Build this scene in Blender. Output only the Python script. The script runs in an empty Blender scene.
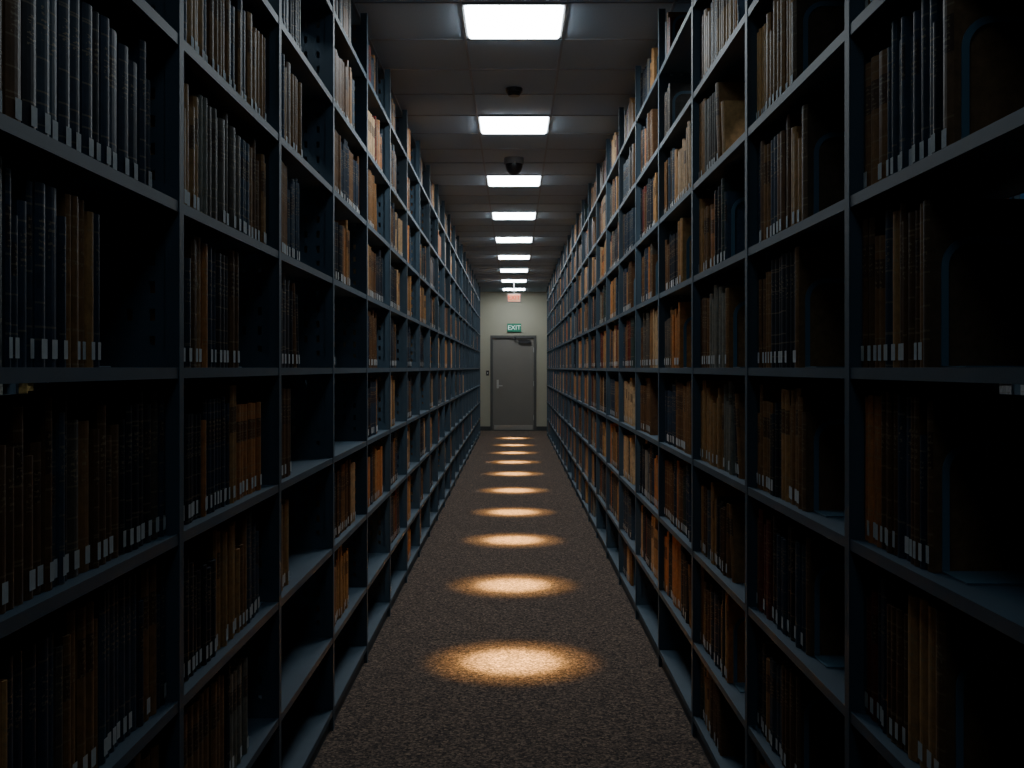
import bpy, math, random
import numpy as np
random.seed(11)
scene = bpy.context.scene
COL = scene.collection
CH = 1.48
HC = CH + 1.80
YW = 26.0

# ------------------------------------------------------------ materials
def new_mat(name):
    m = bpy.data.materials.new(name); m.use_nodes = True
    nt = m.node_tree
    b = nt.nodes['Principled BSDF']
    return m, nt, b
def N(nt, t, **kw):
    n = nt.nodes.new(t)
    for k, v in kw.items():
        setattr(n, k, v)
    return n
def math_n(nt, op, a, b=None, c=None):
    n = nt.nodes.new('ShaderNodeMath'); n.operation = op
    for i, v in enumerate((a, b, c)):
        if v is None: continue
        if isinstance(v, (int, float)): n.inputs[i].default_value = v
        else: nt.links.new(v, n.inputs[i])
    return n.outputs[0]
def mixc(nt, fac, a, b):
    n = nt.nodes.new('ShaderNodeMix'); n.data_type = 'RGBA'
    for idx, v in ((0, fac), (6, a), (7, b)):
        if isinstance(v, (int, float)): n.inputs[idx].default_value = v
        elif isinstance(v, tuple): n.inputs[idx].default_value = (*v, 1) if len(v) == 3 else v
        else: nt.links.new(v, n.inputs[idx])
    return n.outputs[2]
def noise(nt, scale, detail=3, vec=None, rough=.6):
    n = N(nt, 'ShaderNodeTexNoise'); n.inputs['Scale'].default_value = scale
    n.inputs['Detail'].default_value = detail; n.inputs['Roughness'].default_value = rough
    if vec is None:
        tc = N(nt, 'ShaderNodeTexCoord'); vec = tc.outputs['Object']
    nt.links.new(vec, n.inputs['Vector'])
    return n.outputs['Fac']
def simple(name, c1, c2=None, scale=6, rough=.5, metal=0, bump=0, bscale=60):
    m, nt, b = new_mat(name)
    b.inputs['Roughness'].default_value = rough; b.inputs['Metallic'].default_value = metal
    c2 = c2 or tuple(x*.8 for x in c1)
    f = noise(nt, scale, 2)
    nt.links.new(mixc(nt, f, c1, c2), b.inputs['Base Color'])
    if bump:
        bn = N(nt, 'ShaderNodeBump'); bn.inputs['Strength'].default_value = bump; bn.inputs['Distance'].default_value = .002
        nt.links.new(noise(nt, bscale, 2), bn.inputs['Height']); nt.links.new(bn.outputs[0], b.inputs['Normal'])
    return m
def emis(name, c, s):
    m, nt, b = new_mat(name)
    b.inputs['Base Color'].default_value = (*c, 1)
    b.inputs['Emission Color'].default_value = (*c, 1); b.inputs['Emission Strength'].default_value = s
    return m

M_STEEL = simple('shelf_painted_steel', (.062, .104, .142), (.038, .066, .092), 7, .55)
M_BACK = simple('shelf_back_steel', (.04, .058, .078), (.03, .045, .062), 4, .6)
M_BEND = simple('bookend_steel', (.11, .20, .26), (.08, .15, .20), 9, .3)
M_PAGES = simple('book_pages', (.30, .25, .18), (.17, .14, .10), 80, .9)
M_LABEL = simple('spine_label', (.68, .68, .66), (.5, .5, .49), 90, .7)
M_WALL = simple('painted_wall', (.42, .395, .30), (.36, .34, .26), 2, .8, 0, .1, 80)
M_DARKWALL = simple('side_wall_paint', (.12, .12, .12), (.10, .10, .10), 2, .8)
M_DOOR = simple('door_paint', (.195, .178, .152), (.165, .152, .130), 3, .5)
M_FRAME = simple('door_frame_paint', (.09, .087, .08), (.07, .07, .065), 3, .5)
M_METAL = simple('brushed_metal', (.55, .54, .5), (.4, .4, .38), 30, .3, .8)
M_DARK = simple('dark_plastic', (.02, .02, .022), (.012, .012, .014), 20, .3)
M_GREYP = simple('grey_plastic', (.22, .22, .22), (.17, .17, .17), 20, .5)
M_TEE = simple('ceiling_grid_metal', (.26, .30, .34), (.21, .24, .28), 8, .6)
M_BASE = simple('baseboard_vinyl', (.05, .05, .05), (.035, .035, .035), 8, .5)
M_PANEL = emis('light_diffuser', (.86, .95, 1.0), 25)
M_PANEL_DIM = emis('light_diffuser_dimmed', (.60, .83, 1.0), 3.9)
M_WHITE = simple('fixture_white', (.35, .35, .35), (.3, .3, .3), 8, .5)
M_GREEN = simple('exit_sign_green', (.02, .26, .15), (.015, .21, .12), 20, .5)
M_SIGNW = emis('sign_letter_white', (.75, .95, .85), .3)
M_EXB = emis('exit_sign_lit_face', (1.0, .50, .32), .55)
M_EXR = emis('exit_sign_red', (.9, .08, .02), .8)

# ceiling tiles
m, nt, b = new_mat('ceiling_tile'); M_CEIL = m
b.inputs['Roughness'].default_value = .9
f = noise(nt, 120, 3); f2 = noise(nt, 1.2, 2)
c = mixc(nt, f, (.40, .51, .62), (.27, .35, .43))
c = mixc(nt, math_n(nt, 'MULTIPLY', f2, .5), c, (.25, .32, .39))
nt.links.new(c, b.inputs['Base Color'])
bn = N(nt, 'ShaderNodeBump'); bn.inputs['Strength'].default_value = .2; bn.inputs['Distance'].default_value = .002
nt.links.new(f, bn.inputs['Height']); nt.links.new(bn.outputs[0], b.inputs['Normal'])

# carpet
m, nt, b = new_mat('carpet'); M_CARPET = m
b.inputs['Roughness'].default_value = 1.0
b.inputs['Specular IOR Level'].default_value = .1
tc = N(nt, 'ShaderNodeTexCoord')
vo = N(nt, 'ShaderNodeTexVoronoi'); vo.inputs['Scale'].default_value = 110
nt.links.new(tc.outputs['Object'], vo.inputs['Vector'])
sep = N(nt, 'ShaderNodeSeparateColor'); nt.links.new(vo.outputs['Color'], sep.inputs[0])
n1 = noise(nt, 44, 4, rough=.8); n2 = noise(nt, 2.0, 3); n3 = noise(nt, 260, 2)
r1 = N(nt, 'ShaderNodeValToRGB')
r1.color_ramp.elements[0].position = .22; r1.color_ramp.elements[0].color = (.025, .022, .024, 1)
r1.color_ramp.elements[1].position = .90; r1.color_ramp.elements[1].color = (.46, .31, .21, 1)
e = r1.color_ramp.elements.new(.46); e.color = (.092, .070, .061, 1)
e = r1.color_ramp.elements.new(.67); e.color = (.195, .138, .105, 1)
v = math_n(nt, 'ADD', math_n(nt, 'MULTIPLY', sep.outputs[0], .50), math_n(nt, 'MULTIPLY', n1, .55))
v = math_n(nt, 'ADD', v, math_n(nt, 'MULTIPLY', math_n(nt, 'SUBTRACT', n3, .5), .38))
nt.links.new(v, r1.inputs[0])
c = mixc(nt, math_n(nt, 'MULTIPLY', n2, .28), r1.outputs[0], (.065, .051, .044))
nt.links.new(c, b.inputs['Base Color'])
bn = N(nt, 'ShaderNodeBump'); bn.inputs['Strength'].default_value = .6; bn.inputs['Distance'].default_value = .004
nt.links.new(v, bn.inputs['Height']); nt.links.new(bn.outputs[0], b.inputs['Normal'])

# books
m, nt, b = new_mat('book_cloth'); M_BOOK = m
a1 = N(nt, 'ShaderNodeAttribute'); a1.attribute_name = 'bcol'
a2 = N(nt, 'ShaderNodeAttribute'); a2.attribute_name = 'suv'
sx = N(nt, 'ShaderNodeSeparateXYZ'); nt.links.new(a2.outputs['Vector'], sx.inputs[0])
U, V, R = sx.outputs
inU = math_n(nt, 'GREATER_THAN', U, -.5)
nz = noise(nt, 38, 4, rough=.7)
darkc = N(nt, 'ShaderNodeMix'); darkc.data_type = 'RGBA'; darkc.blend_type = 'MULTIPLY'
darkc.inputs[0].default_value = 1
nt.links.new(a1.outputs['Color'], darkc.inputs[6])
g = N(nt, 'ShaderNodeCombineColor')
w2 = math_n(nt, 'ADD', math_n(nt, 'MULTIPLY', nz, 1.5), .25)
for i in range(3): nt.links.new(w2, g.inputs[i])
nt.links.new(g.outputs[0], darkc.inputs[7])
base = darkc.outputs[2]
fr = math_n(nt, 'FRACT', math_n(nt, 'ADD', math_n(nt, 'MULTIPLY', V, 5.0), math_n(nt, 'MULTIPLY', R, 3.0)))
band = math_n(nt, 'LESS_THAN', math_n(nt, 'ABSOLUTE', math_n(nt, 'SUBTRACT', fr, .5)), .028)
band = math_n(nt, 'MULTIPLY', band, math_n(nt, 'GREATER_THAN', R, .45))
b2 = math_n(nt, 'LESS_THAN', math_n(nt, 'ABSOLUTE', math_n(nt, 'SUBTRACT', V, .88)), .006)
b3 = math_n(nt, 'LESS_THAN', math_n(nt, 'ABSOLUTE', math_n(nt, 'SUBTRACT', V, .22)), .006)
band = math_n(nt, 'MAXIMUM', band, math_n(nt, 'MAXIMUM', b2, b3))
cv = N(nt, 'ShaderNodeCombineXYZ')
nt.links.new(math_n(nt, 'ADD', math_n(nt, 'MULTIPLY', U, 5.0), math_n(nt, 'MULTIPLY', R, 90)), cv.inputs[0])
nt.links.new(math_n(nt, 'MULTIPLY', V, 55.0), cv.inputs[1])
nt.links.new(math_n(nt, 'MULTIPLY', R, 37.0), cv.inputs[2])
tn = noise(nt, 1.0, 1, cv.outputs[0])
txt = math_n(nt, 'GREATER_THAN', tn, .54)
lines = math_n(nt, 'GREATER_THAN', math_n(nt, 'FRACT', math_n(nt, 'MULTIPLY', V, 26.0)), .45)
vt = math_n(nt, 'MULTIPLY', math_n(nt, 'GREATER_THAN', V, .60), math_n(nt, 'LESS_THAN', V, .82))
ut = math_n(nt, 'MULTIPLY', math_n(nt, 'GREATER_THAN', U, .18), math_n(nt, 'LESS_THAN', U, .82))
txt = math_n(nt, 'MULTIPLY', math_n(nt, 'MULTIPLY', txt, lines), math_n(nt, 'MULTIPLY', vt, ut))
patch = math_n(nt, 'MULTIPLY', math_n(nt, 'MULTIPLY', vt, inU), math_n(nt, 'LESS_THAN', math_n(nt, 'FRACT', math_n(nt, 'MULTIPLY', R, 7.3)), .3))
base2 = mixc(nt, math_n(nt, 'MULTIPLY', patch, .7), base, (.03, .012, .01))
gold = math_n(nt, 'MULTIPLY', math_n(nt, 'MAXIMUM', math_n(nt, 'MULTIPLY', band, .4), math_n(nt, 'MULTIPLY', txt, .6)), inU)
fin = mixc(nt, gold, base2, (.34, .26, .15))
nt.links.new(fin, b.inputs['Base Color'])
b.inputs['Roughness'].default_value = .5
b.inputs['Specular IOR Level'].default_value = .3
bn = N(nt, 'ShaderNodeBump'); bn.inputs['Strength'].default_value = .2; bn.inputs['Distance'].default_value = .002
nt.links.new(math_n(nt, 'ADD', nz, band), bn.inputs['Height']); nt.links.new(bn.outputs[0], b.inputs['Normal'])

# ------------------------------------------------------------ mesh builder
class MB:
    def __init__(s): s.v = []; s.f = []; s.m = []; s.c = []; s.u = []
    def quad(s, p, mat=0, col=(0, 0, 0), uv=None):
        i = len(s.v); s.v.extend(p); n = len(p); s.f.append(tuple(range(i, i+n))); s.m.append(mat)
        s.c.extend([(*col, 1)]*n)
        s.u.extend(uv if uv else [(-1, 0, 0)]*n)
    def box(s, x0, x1, y0, y1, z0, z1, mat=0, col=(0, 0, 0)):
        if x0 > x1: x0, x1 = x1, x0
        if y0 > y1: y0, y1 = y1, y0
        a = [(x0, y0, z0), (x1, y0, z0), (x1, y1, z0), (x0, y1, z0), (x0, y0, z1), (x1, y0, z1), (x1, y1, z1), (x0, y1, z1)]
        for q in ((0, 3, 2, 1), (4, 5, 6, 7), (0, 1, 5, 4), (1, 2, 6, 5), (2, 3, 7, 6), (3, 0, 4, 7)):
            s.quad([a[k] for k in q], mat, col)
    def cyl(s, c, r, h, axis=2, n=20, mat=0, r2=None):
        r2 = r if r2 is None else r2
        P0 = []; P1 = []
        for k in range(n):
            t = 2*math.pi*k/n
            for L, rr, hh in ((P0, r, 0), (P1, r2, h)):
                q = [0, 0, 0]; q[(axis+1) % 3] = rr*math.cos(t); q[(axis+2) % 3] = rr*math.sin(t); q[axis] = hh
                L.append((c[0]+q[0], c[1]+q[1], c[2]+q[2]))
        for k in range(n):
            j = (k+1) % n; s.quad([P0[k], P0[j], P1[j], P1[k]], mat)
        s.quad(P0[::-1], mat); s.quad(P1, mat)
    def obj(s, name, mats, parent=None, attrs=False):
        me = bpy.data.meshes.new(name); me.from_pydata(s.v, [], s.f)
        for mt in mats: me.materials.append(mt)
        me.polygons.foreach_set('material_index', s.m)
        if attrs:
            a = me.attributes.new('bcol', 'FLOAT_COLOR', 'POINT'); a.data.foreach_set('color', np.array(s.c, dtype=np.float32).ravel())
            a = me.attributes.new('suv', 'FLOAT_VECTOR', 'POINT'); a.data.foreach_set('vector', np.array(s.u, dtype=np.float32).ravel())
        me.update()
        o = bpy.data.objects.new(name, me); COL.objects.link(o)
        if parent: o.parent = parent
        return o
def empty(name, loc=(0, 0, 0)):
    o = bpy.data.objects.new(name, None); COL.objects.link(o); o.location = loc; o.empty_display_size = .1
    return o

# ------------------------------------------------------------ stacks
PITCH = 1.03
LEV = [.085, .38, .745, 1.113, 1.48, 1.847, 2.215, 2.582, 2.95]
DEPTH = .31
PAL = [((.022, .038, .064), 12), ((.015, .019, .028), 11), ((.035, .060, .088), 8), ((.118, .056, .024), 14), ((.24, .115, .043), 16),
       ((.42, .215, .08), 15), ((.52, .33, .17), 8), ((.14, .026, .018), 4), ((.03, .05, .045), 3), ((.23, .21, .17), 3), ((.08, .066, .054), 6),
       ((.48, .18, .055), 7)]
PC = [p[0] for p in PAL]; PW = [p[1] for p in PAL]
PWNEAR = [26, 24, 12, 15, 14, 4, .5, 1, 3, .5, 7, 1]
PWNEARR = [14, 14, 6, 24, 24, 9, 1, 2, 2, .5, 7, 3]
PWMID = [14, 13, 8, 18, 20, 15, 4, 2.5, 3, 1, 6, 5]

def book(mb, sd, xs, y0, y1, z0, h, dep, col, rnd, near, lean=0.0):
    """xs = |x| of spine front; grows outward (sd) by dep"""
    def P(w, y, z):
        return (sd*(xs+w), y + lean*(z-z0), z)
    z1 = z0+h; t = y1-y0
    if near:
        prof = []
        n = 6
        bulge = min(.007, t*.18)
        for k in range(n+1):
            a = k/n; yy = y0+t*a
            w = bulge*(1-math.sin(math.pi*a))
            prof.append((w, yy, a))
        for k in range(n):
            (w0, ya, a0), (w1, yb, a1_) = prof[k], prof[k+1]
            mb.quad([P(w0, ya, z0), P(w1, yb, z0), P(w1, yb, z1), P(w0, ya, z1)], 0, col,
                    [(a0, 0, rnd), (a1_, 0, rnd), (a1_, 1, rnd), (a0, 1, rnd)])
        bw = prof[0][0]; th = .003
        for yo, yi in ((y0, y0+th), (y1, y1-th)):
            mb.quad([P(bw, yo, z0), P(dep, yo, z0), P(dep, yo, z1), P(bw, yo, z1)], 0, col)
            mb.quad([P(bw, yo, z1), P(dep, yo, z1), P(dep, yi, z1), P(bw+.003, yi, z1)], 0, col)
            mb.quad([P(bw+.003, yi, z0), P(dep, yi, z0), P(dep, yi, z1), P(bw+.003, yi, z1)], 0, col)
            mb.quad([P(dep, yo, z0), P(dep, yi, z0), P(dep, yi, z1), P(dep, yo, z1)], 0, col)
        mb.quad([P(w, yy, z1-.0005) for (w, yy, a) in prof] + [P(bw+.003, y1-th, z1-.0005), P(bw+.003, y0+th, z1-.0005)], 0, col)
        zt = z1-.004
        mb.quad([P(bw+.003, y0+th, zt), P(dep-.004, y0+th, zt), P(dep-.004, y1-th, zt), P(bw+.003, y1-th, zt)], 1)
        mb.quad([P(dep-.004, y0+th, z0), P(dep-.004, y1-th, z0), P(dep-.004, y1-th, zt), P(dep-.004, y0+th, zt)], 1)
    else:
        mb.quad([P(0, y0, z0), P(0, y1, z0), P(0, y1, z1), P(0, y0, z1)], 0, col, [(0, 0, rnd), (1, 0, rnd), (1, 1, rnd), (0, 1, rnd)])
        mb.quad([P(0, y0, z0), P(dep, y0, z0), P(dep, y0, z1), P(0, y0, z1)], 0, col)
        mb.quad([P(0, y1, z0), P(dep, y1, z0), P(dep, y1, z1), P(0, y1, z1)], 0, col)
        mb.quad([P(0, y0, z1), P(dep, y0, z1), P(dep, y1, z1), P(0, y1, z1)], 1)
    if random.random() < .8:
        lw = min(t*.62, .022); yc = (y0+y1)/2; lz = z0+.014
        mb.quad([P(-.0012, yc-lw/2, lz), P(-.0012, yc+lw/2, lz), P(-.0012, yc+lw/2, lz+.032), P(-.0012, yc-lw/2, lz+.032)], 2)

def bookend(mb, sd, xs, y, z, dirn):
    """inverted U steel strip standing against last book; dirn = direction of the free side"""
    W = .165; H = .235; r = .055; s = .013; t = .003
    def path(ins):
        pts = [(ins, 0)]
        rr = r-ins
        pts.append((ins, H-r))
        for k in range(1, 9):
            a = math.pi - k*(math.pi/2)/8
            pts.append((r+rr*math.cos(a), H-r+rr*math.sin(a)))
        for k in range(0, 9):
            a = math.pi/2 - k*(math.pi/2)/8
            pts.append((W-r+rr*math.cos(a), H-r+rr*math.sin(a)))
        pts.append((W-ins, 0))
        return pts
    o = path(0); i = path(s)
    P = lambda w, yy, zz: (sd*(xs+w), yy, z+zz)
    y1 = y+dirn*t
    for k in range(len(o)-1):
        for yy in (y, y1):
            mb.quad([P(o[k][0], yy, o[k][1]), P(o[k+1][0], yy, o[k+1][1]), P(i[k+1][0], yy, i[k+1][1]), P(i[k][0], yy, i[k][1])])
        for L in (o, i):
            mb.quad([P(L[k][0], y, L[k][1]), P(L[k+1][0], y, L[k+1][1]), P(L[k+1][0], y1, L[k+1][1]), P(L[k][0], y1, L[k][1])])
    mb.box(sd*(xs), sd*(xs+W), y, y+dirn*.11, z+.0005, z+.003)

def build_range(sd, xf, k0, k1, levels, off, main=True, fills=None, zr=(0.0, HC-.02)):
    st = MB(); bk = MB(); be = MB()
    pw = .013
    for k in range(k0, k1+1):
        y = off + PITCH*k
        st.box(sd*xf, sd*(xf+.030), y-pw, y+pw, zr[0], zr[1])
        st.box(sd*(xf-.003), sd*xf, y-.016, y+.016, zr[0], zr[1])
        st.box(sd*(xf+DEPTH-.02), sd*(xf+DEPTH+.01), y-pw, y+pw, zr[0], zr[1])
        if main and y < 14:
            xb = [.030, .055, .068, .105, .118, .155, .168, DEPTH-.02]
            z = zr[0]+.02
            while z < zr[1]-.1:
                for ci in range(7):
                    hole = ci in (1, 3, 5)
                    a, c = sd*(xf+xb[ci]), sd*(xf+xb[ci+1])
                    for yy in (y-.004, y+.004):
                        if hole:
                            st.quad([(a, yy, z), (c, yy, z), (c, yy, z+.035), (a, yy, z+.035)])
                        else:
                            st.quad([(a, yy, z), (c, yy, z), (c, yy, z+.0612), (a, yy, z+.0612)])
                z += .0612
        else:
            st.box(sd*(xf+.03), sd*(xf+DEPTH-.02), y-.004, y+.004, zr[0], zr[1]-.02)
    for k in range(k0, k1):
        ya = off+PITCH*k+pw; yb = off+PITCH*(k+1)-pw
        for li, lz in enumerate(levels):
            st.box(sd*(xf+.002), sd*(xf+DEPTH), ya, yb, lz-.010, lz)
            st.box(sd*(xf-.001), sd*(xf+.004), ya, yb, lz-.023, lz+.001)
            for yy, dd in ((ya, 1), (yb, -1)):
                st.quad([(sd*(xf+.01), yy+dd*.003, lz), (sd*(xf+.27), yy+dd*.003, lz), (sd*(xf+.27), yy+dd*.003, lz+.11), (sd*(xf+.20), yy+dd*.003, lz+.11), (sd*(xf+.01), yy+dd*.003, lz+.03)])
            if main:
                top = (levels[li+1]-.055) if li+1 < len(levels) else zr[1]
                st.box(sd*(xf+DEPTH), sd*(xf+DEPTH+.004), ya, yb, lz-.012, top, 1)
        if main:
            st.box(sd*(xf+.012), sd*(xf+.02), ya, yb, 0, LEV[0]-.012, 0)
        for li, lz in enumerate(levels):
            nxt = levels[li+1] if li+1 < len(levels) else zr[1]
            room = nxt-lz-.030
            if room < .18: continue
            fill = random.choice([.5, .6, .65, .7, .8, .9, .97]) if sd < 0 else random.choice([.5, .55, .6, .7, .85, .95])
            if li == 0: fill = random.choice([0, 0, .3, .5, .6])
            if random.random() < .05: fill = .15
            key = (sd, k, li)
            if fills and key in fills: fill = fills[key]
            if not main: fill = .95
            if fill <= 0: continue
            L = (yb-ya-.012)*fill
            near = (ya < 9 and main)
            run = 0; pos = .006; leaned = False
            nlean = random.choice([0, 0, 0, 1, 2]) if (main and .3 < fill < .9 and not (sd > 0 and k <= 1)) else 0
            PWX = (PWNEAR if sd < 0 else PWNEARR) if (main and k <= 0) else (PWMID if k <= 3 else PW)
            while True:
                if run <= 0:
                    run = random.choice([1, 1, 1, 2, 2, 3, 4, 7])
                    ci = random.choices(range(len(PC)), PWX)[0]; bc = PC[ci]
                    if not main: bc = random.choice([(.1,.3,.6),(.7,.5,.2),(.1,.4,.4),(.6,.15,.08),(.7,.7,.7)])
                    rh = random.uniform(.78, .985); rt = random.uniform(.022, .052); rr = random.random(); rd = random.uniform(.17, .23)
                    same = random.random() < .6
                run -= 1
                t = rt*(1 if same else random.uniform(.7, 1.3)); t = max(.014, t)
                h = min(room, .325)*(rh if same else random.uniform(.70, .98))*random.uniform(.99, 1.01)
                if pos+t > L+.006: break
                ln = 0
                if nlean and pos > L-.15:
                    if not leaned:
                        ln = random.uniform(.10, .22); leaned = ln; pos += ln*h
                    else: ln = leaned
                j = random.uniform(.85, 1.15); col = tuple(x*j for x in bc)
                if main and sd > 0 and k <= 1 and pos+t > L-.035: # worn brown boards at the row ends
                    col = random.choice([(.20, .105, .045), (.15, .08, .038), (.10, .06, .034)])
                w = .020+random.uniform(0, .010)
                if sd < 0: y0, y1 = ya+pos, ya+pos+t-.0008; lean = -ln
                else: y0, y1 = yb-pos-t+.0008, yb-pos; lean = ln
                book(bk, sd, xf+w, y0, y1, lz+.001, h, rd+random.uniform(-.01, .01), col, rr if same else random.random(), near, lean)
                pos += t
            if main and fill < .93 and ya < 16 and not leaned:
                y = ya+pos+.001 if sd < 0 else yb-pos-.001
                bookend(be, sd, xf+.045, y, lz+.001, 1 if sd < 0 else -1)
    return st, bk, be

XL, XR = .74, .72
fills = {(-1, 0, 4): .62, (-1, 0, 3): 1, (-1, 0, 5): .97, (-1, 0, 2): 1, (-1, 0, 1): 1, (-1, 1, 5): .97, (-1, 1, 4): .65, (-1, 1, 3): .93, (-1, 1, 2): .9, (-1, 1, 1): .75,
         (-1, 1, 6): .97, (-1, 2, 4): .45, (-1, 2, 3): .3, (-1, 2, 5): .45, (-1, 2, 2): .3, (-1, 2, 1): 0, (-1, 2, 6): .5, (-1, 2, 0): 0, (-1, 1, 0): .5,(-1,3,4):.2,(-1,3,3):0,(-1,3,1):.6,(-1,3,0):0,
         (1, 0, 5): .5, (1, 0, 4): .4, (1, 0, 3): .42, (1, 0, 2): .45, (1, 0, 6): .4, (1, 0, 1): .4, (1, 1, 5): .6, (1, 1, 4): .5, (1, 1, 3): .6, (1, 1, 2): .6, (1, 1, 1): .5, (1, 1, 6): .5,
         (1, 2, 5): .55, (1, 2, 4): .6, (1, 2, 3): .8, (1, 2, 2): .7}
for sd, xf, off in ((-1, XL, 1.41), (1, XR, 1.34)):
    root = empty('library_bookshelf')
    st, bk, be = build_range(sd, xf, -3, 22, LEV, off, fills=fills)
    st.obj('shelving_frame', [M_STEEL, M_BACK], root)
    bk.obj('shelved_books', [M_BOOK, M_PAGES, M_LABEL], root, True)
    be.obj('bookends', [M_BEND], root)
    root2 = empty('library_bookshelf')
    st, bk, be = build_range(sd, xf+DEPTH+1.45, -1, 9, LEV, off, main=False)
    st.obj('shelving_frame', [M_STEEL, M_BACK], root2)
    bk.obj('shelved_books', [M_BOOK, M_PAGES, M_LABEL], root2, True)

# ------------------------------------------------------------ room
XO = 3.1; YB = -3.0
mb = MB(); mb.box(-XO, XO, YB, YW, -.1, 0); mb.obj('floor', [M_CARPET])
mb = MB(); mb.box(-XO, XO, YB, YW+.2, HC+.004, HC+.12); mb.obj('ceiling', [M_CEIL])
mb = MB(); mb.box(-XO-.1, -XO, YB, YW+.2, 0, HC+.02); mb.obj('wall_left', [M_DARKWALL])
mb = MB(); mb.box(XO, XO+.1, YB, YW+.2, 0, HC+.02); mb.obj('wall_right', [M_DARKWALL])
mb = MB(); mb.box(-XO, XO, YB-.1, YB, 0, HC+.02); mb.obj('wall_front', [M_DARKWALL])
DX0, DX1, DZ = -.50, .47, 2.19
mb = MB()
mb.box(-XO, DX0-.05, YW, YW+.2, 0, HC+.004); mb.box(DX1+.05, XO, YW, YW+.2, 0, HC+.004); mb.box(DX0-.05, DX1+.05, YW, YW+.2, DZ+.05, HC+.004)
mb.obj('wall_back', [M_WALL])
mb = MB(); mb.box(-XO, DX0-.06, YW-.012, YW, 0, .1); mb.box(DX1+.06, XO, YW-.012, YW, 0, .1); mb.obj('baseboard_back', [M_BASE])
d = empty('door_1')
mb = MB()
mb.box(DX0-.06, DX0, YW-.02, YW+.2, 0, DZ+.06); mb.box(DX1, DX1+.06, YW-.02, YW+.2, 0, DZ+.06); mb.box(DX0, DX1, YW-.02, YW+.2, DZ, DZ+.06)
mb.obj('frame', [M_FRAME], d)
mb = MB(); mb.box(DX0+.004, DX1-.004, YW+.02, YW+.065, .006, DZ-.004); mb.obj('leaf', [M_DOOR], d)
mb = MB(); mb.box(DX0+.03, DX1-.03, YW+.016, YW+.02, .02, .13); mb.obj('kick_plate', [M_METAL], d)
mb = MB(); mb.box(DX0+.09, DX0+.14, YW+.012, YW+.02, 1.0, 1.2); mb.cyl((DX0+.115, YW-.03, 1.06), .012, .045, 1); mb.box(DX0+.105, DX0+.23, YW-.04, YW-.02, 1.048, 1.072)
mb.cyl((DX0+.115, YW+.0, 1.16), .02, .02, 1)
mb.obj('handle', [M_METAL], d)
mb = MB(); mb.box(DX1-.36, DX1-.08, YW-.03, YW+.02, DZ-.13, DZ-.06); mb.box(DX1-.44, DX1-.1, YW-.045, YW-.03, DZ-.06, DZ-.045)
mb.box(DX1-.46, DX1-.42, YW-.045, YW-.02, DZ-.06, DZ+.03)
mb.obj('closer', [M_DARK], d)
mb = MB(); mb.box(DX1-.012, DX1, YW+.005, YW+.02, .25, .37); mb.box(DX1-.012, DX1, YW+.005, YW+.02, 1.05, 1.17); mb.box(DX1-.012, DX1, YW+.005, YW+.02, 1.85, 1.97); mb.obj('hinges', [M_METAL], d)
mb = MB(); mb.box(-.66, -.59, YW-.01, YW, 1.30, 1.42, 0); mb.box(-.635, -.615, YW-.018, YW-.01, 1.34, 1.38, 1); mb.obj('light_switch', [M_DARK, M_METAL])

def text_mesh(body, size, loc, mat, name, parent, extrude=.003):
    cu = bpy.data.curves.new(name, 'FONT'); cu.body = body; cu.size = size; cu.align_x = 'CENTER'; cu.align_y = 'CENTER'; cu.extrude = extrude
    o = bpy.data.objects.new(name, cu); COL.objects.link(o)
    dg = bpy.context.evaluated_depsgraph_get(); me = bpy.data.meshes.new_from_object(o.evaluated_get(dg))
    bpy.data.objects.remove(o)
    o = bpy.data.objects.new(name, me); COL.objects.link(o); me.materials.clear(); me.materials.append(mat)
    o.rotation_euler = (math.pi/2, 0, 0); o.location = loc; o.parent = parent
    return o
s = empty('exit_sign')
mb = MB(); mb.box(-.16, .17, YW-.03, YW, 2.33, 2.53); mb.obj('housing', [M_GREEN], s)
text_mesh('EXIT', .15, (.005, YW-.032, 2.43), M_SIGNW, 'lettering', s)
s = empty('exit_sign')
ys = 22.6
mb = MB(); mb.box(-.14, .14, ys-.03, ys+.03, 2.83, 3.01, 0); mb.cyl((0, ys, 3.01), .012, HC-3.01, 2, 12, 0); mb.cyl((0, ys, HC-.01), .05, .03, 2, 16, 0); mb.obj('housing', [M_WHITE], s)
mb = MB(); mb.box(-.125, .125, ys-.033, ys-.03, 2.845, 2.995); mb.obj('face', [M_EXB], s)
text_mesh('EXIT', .12, (0, ys-.036, 2.92), M_EXR, 'lettering', s)

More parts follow.
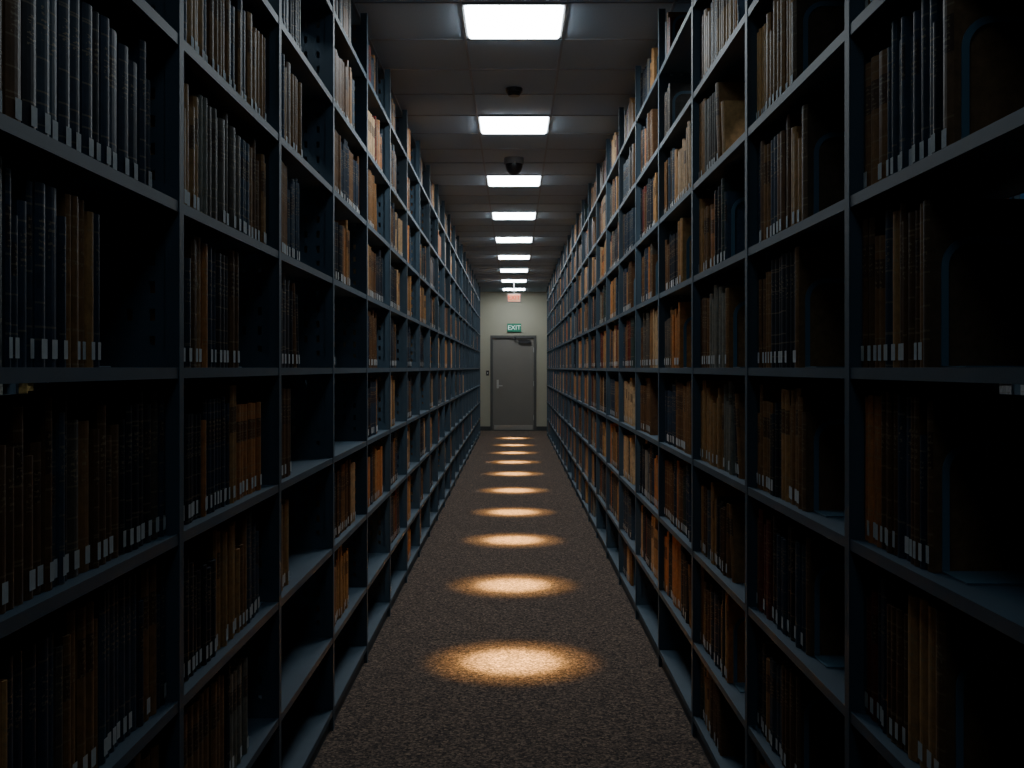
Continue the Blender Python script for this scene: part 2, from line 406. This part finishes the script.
# ceiling grid + light panels
TW = .53; TL = .605; Y0L = 5.43
mb = MB()
for i in range(-6, 7):
    x = (i-.5)*TW
    mb.box(x-.007, x+.007, YB, YW, HC-.001, HC+.005)
y = Y0L-TL*14
while y < YW:
    if y > YB: mb.box(-XO, XO, y-.007, y+.007, HC-.0005, HC+.005)
    y += TL
mb.obj('trim_ceiling_grid', [M_TEE])
def panel(x, y, mat=None):
    mat = mat or M_PANEL
    r = empty('ceiling_light_panel')
    a, b_, c, d_ = x-TW/2+.010, x+TW/2-.010, y+.012, y+TL-.06
    m1 = MB()
    m1.box(a-.004, b_+.004, c-.012, c, HC-.006, HC+.01); m1.box(a-.004, b_+.004, d_, d_+.012, HC-.006, HC+.01)
    m1.box(a-.004, a+.006, c, d_, HC-.006, HC+.01); m1.box(b_-.006, b_+.004, c, d_, HC-.006, HC+.01)
    m1.obj('frame', [M_WHITE], r)
    m2 = MB()
    def ring(ins, z):
        pts = []; rr = .02
        for cx, cy, a0 in ((b_-rr-ins, d_-rr-ins, 0), (a+rr+ins, d_-rr-ins, 90), (a+rr+ins, c+rr+ins, 180), (b_-rr-ins, c+rr+ins, 270)):
            for k in range(5):
                t = math.radians(a0+k*22.5); pts.append((cx+rr*math.cos(t), cy+rr*math.sin(t), z))
        return pts
    r0 = ring(.008, HC-.003); r1_ = ring(.014, HC-.016)
    n = len(r0)
    for k in range(n):
        j = (k+1) % n; m2.quad([r0[j], r0[k], r1_[k], r1_[j]])
    m2.quad(r1_[::-1]); m2.obj('diffuser', [mat], r)
for k in range(9):
    panel(0, Y0L+TL*4*k)
for k in (-1, -2, -3):
    panel(0, Y0L+TL*4*k, M_PANEL_DIM)
for sx_ in (-1.5, 1.5):
    r = panel(sx_*1.06, Y0L-TL*4)

# warm accent downlights: broad soft beam + narrow hot core
pools = [5.55, 7.5, 9.46, 11.3, 13.3, 15.4, 17.3, 19.2, 21.1, 23.2]
for p in pools:
    for en, ang in ((1100, 17), (7800, 10.5)):
        l = bpy.data.lights.new('warm_downlight', 'SPOT'); l.energy = en; l.color = (1, .60, .19)
        l.spot_size = math.radians(ang); l.spot_blend = 1.0; l.shadow_soft_size = .03
        o = bpy.data.objects.new('warm_downlight', l); COL.objects.link(o)
        dy = .28 if abs(p-9.46) < .1 else 0
        o.location = (-.005, p+dy, HC-.03)
        o.rotation_euler = (-math.atan2(dy, HC), 0, 0)

# detectors
mb = MB(); mb.cyl((0, 7.1, HC-.02), .055, .03, 2, 24); mb.cyl((0, 7.1, HC-.045), .035, .025, 2, 24, 0, .05); mb.obj('smoke_detector', [M_DARK])
mb = MB(); mb.cyl((0, 9.45, HC-.05), .085, .055, 2, 28, 0)
R_ = .075
for j in range(8):
    a0 = j*math.pi/16; a1x = (j+1)*math.pi/16
    for k in range(24):
        t0 = 2*math.pi*k/24; t1 = 2*math.pi*(k+1)/24
        f_ = lambda a, t: (R_*math.cos(a)*math.cos(t), 9.45+R_*math.cos(a)*math.sin(t), HC-.05-1.3*R_*math.sin(a))
        mb.quad([f_(a0, t0), f_(a0, t1), f_(a1x, t1), f_(a1x, t0)], 1)
mb.obj('dome_security_camera', [M_GREYP, M_DARK])

# world
w = bpy.data.worlds.new('World'); scene.world = w; w.use_nodes = True
w.node_tree.nodes['Background'].inputs[0].default_value = (.3, .45, .7, 1); w.node_tree.nodes['Background'].inputs[1].default_value = .01

cam = bpy.data.cameras.new('camera'); co = bpy.data.objects.new('camera', cam); COL.objects.link(co)
co.location = (0, 0, CH); co.rotation_euler = (math.pi/2, 0, 0)
cam.sensor_width = 36; cam.lens = 36*1100/1024; cam.shift_x = -2/1024; cam.shift_y = -16/1024
cam.clip_start = .05
scene.camera = co
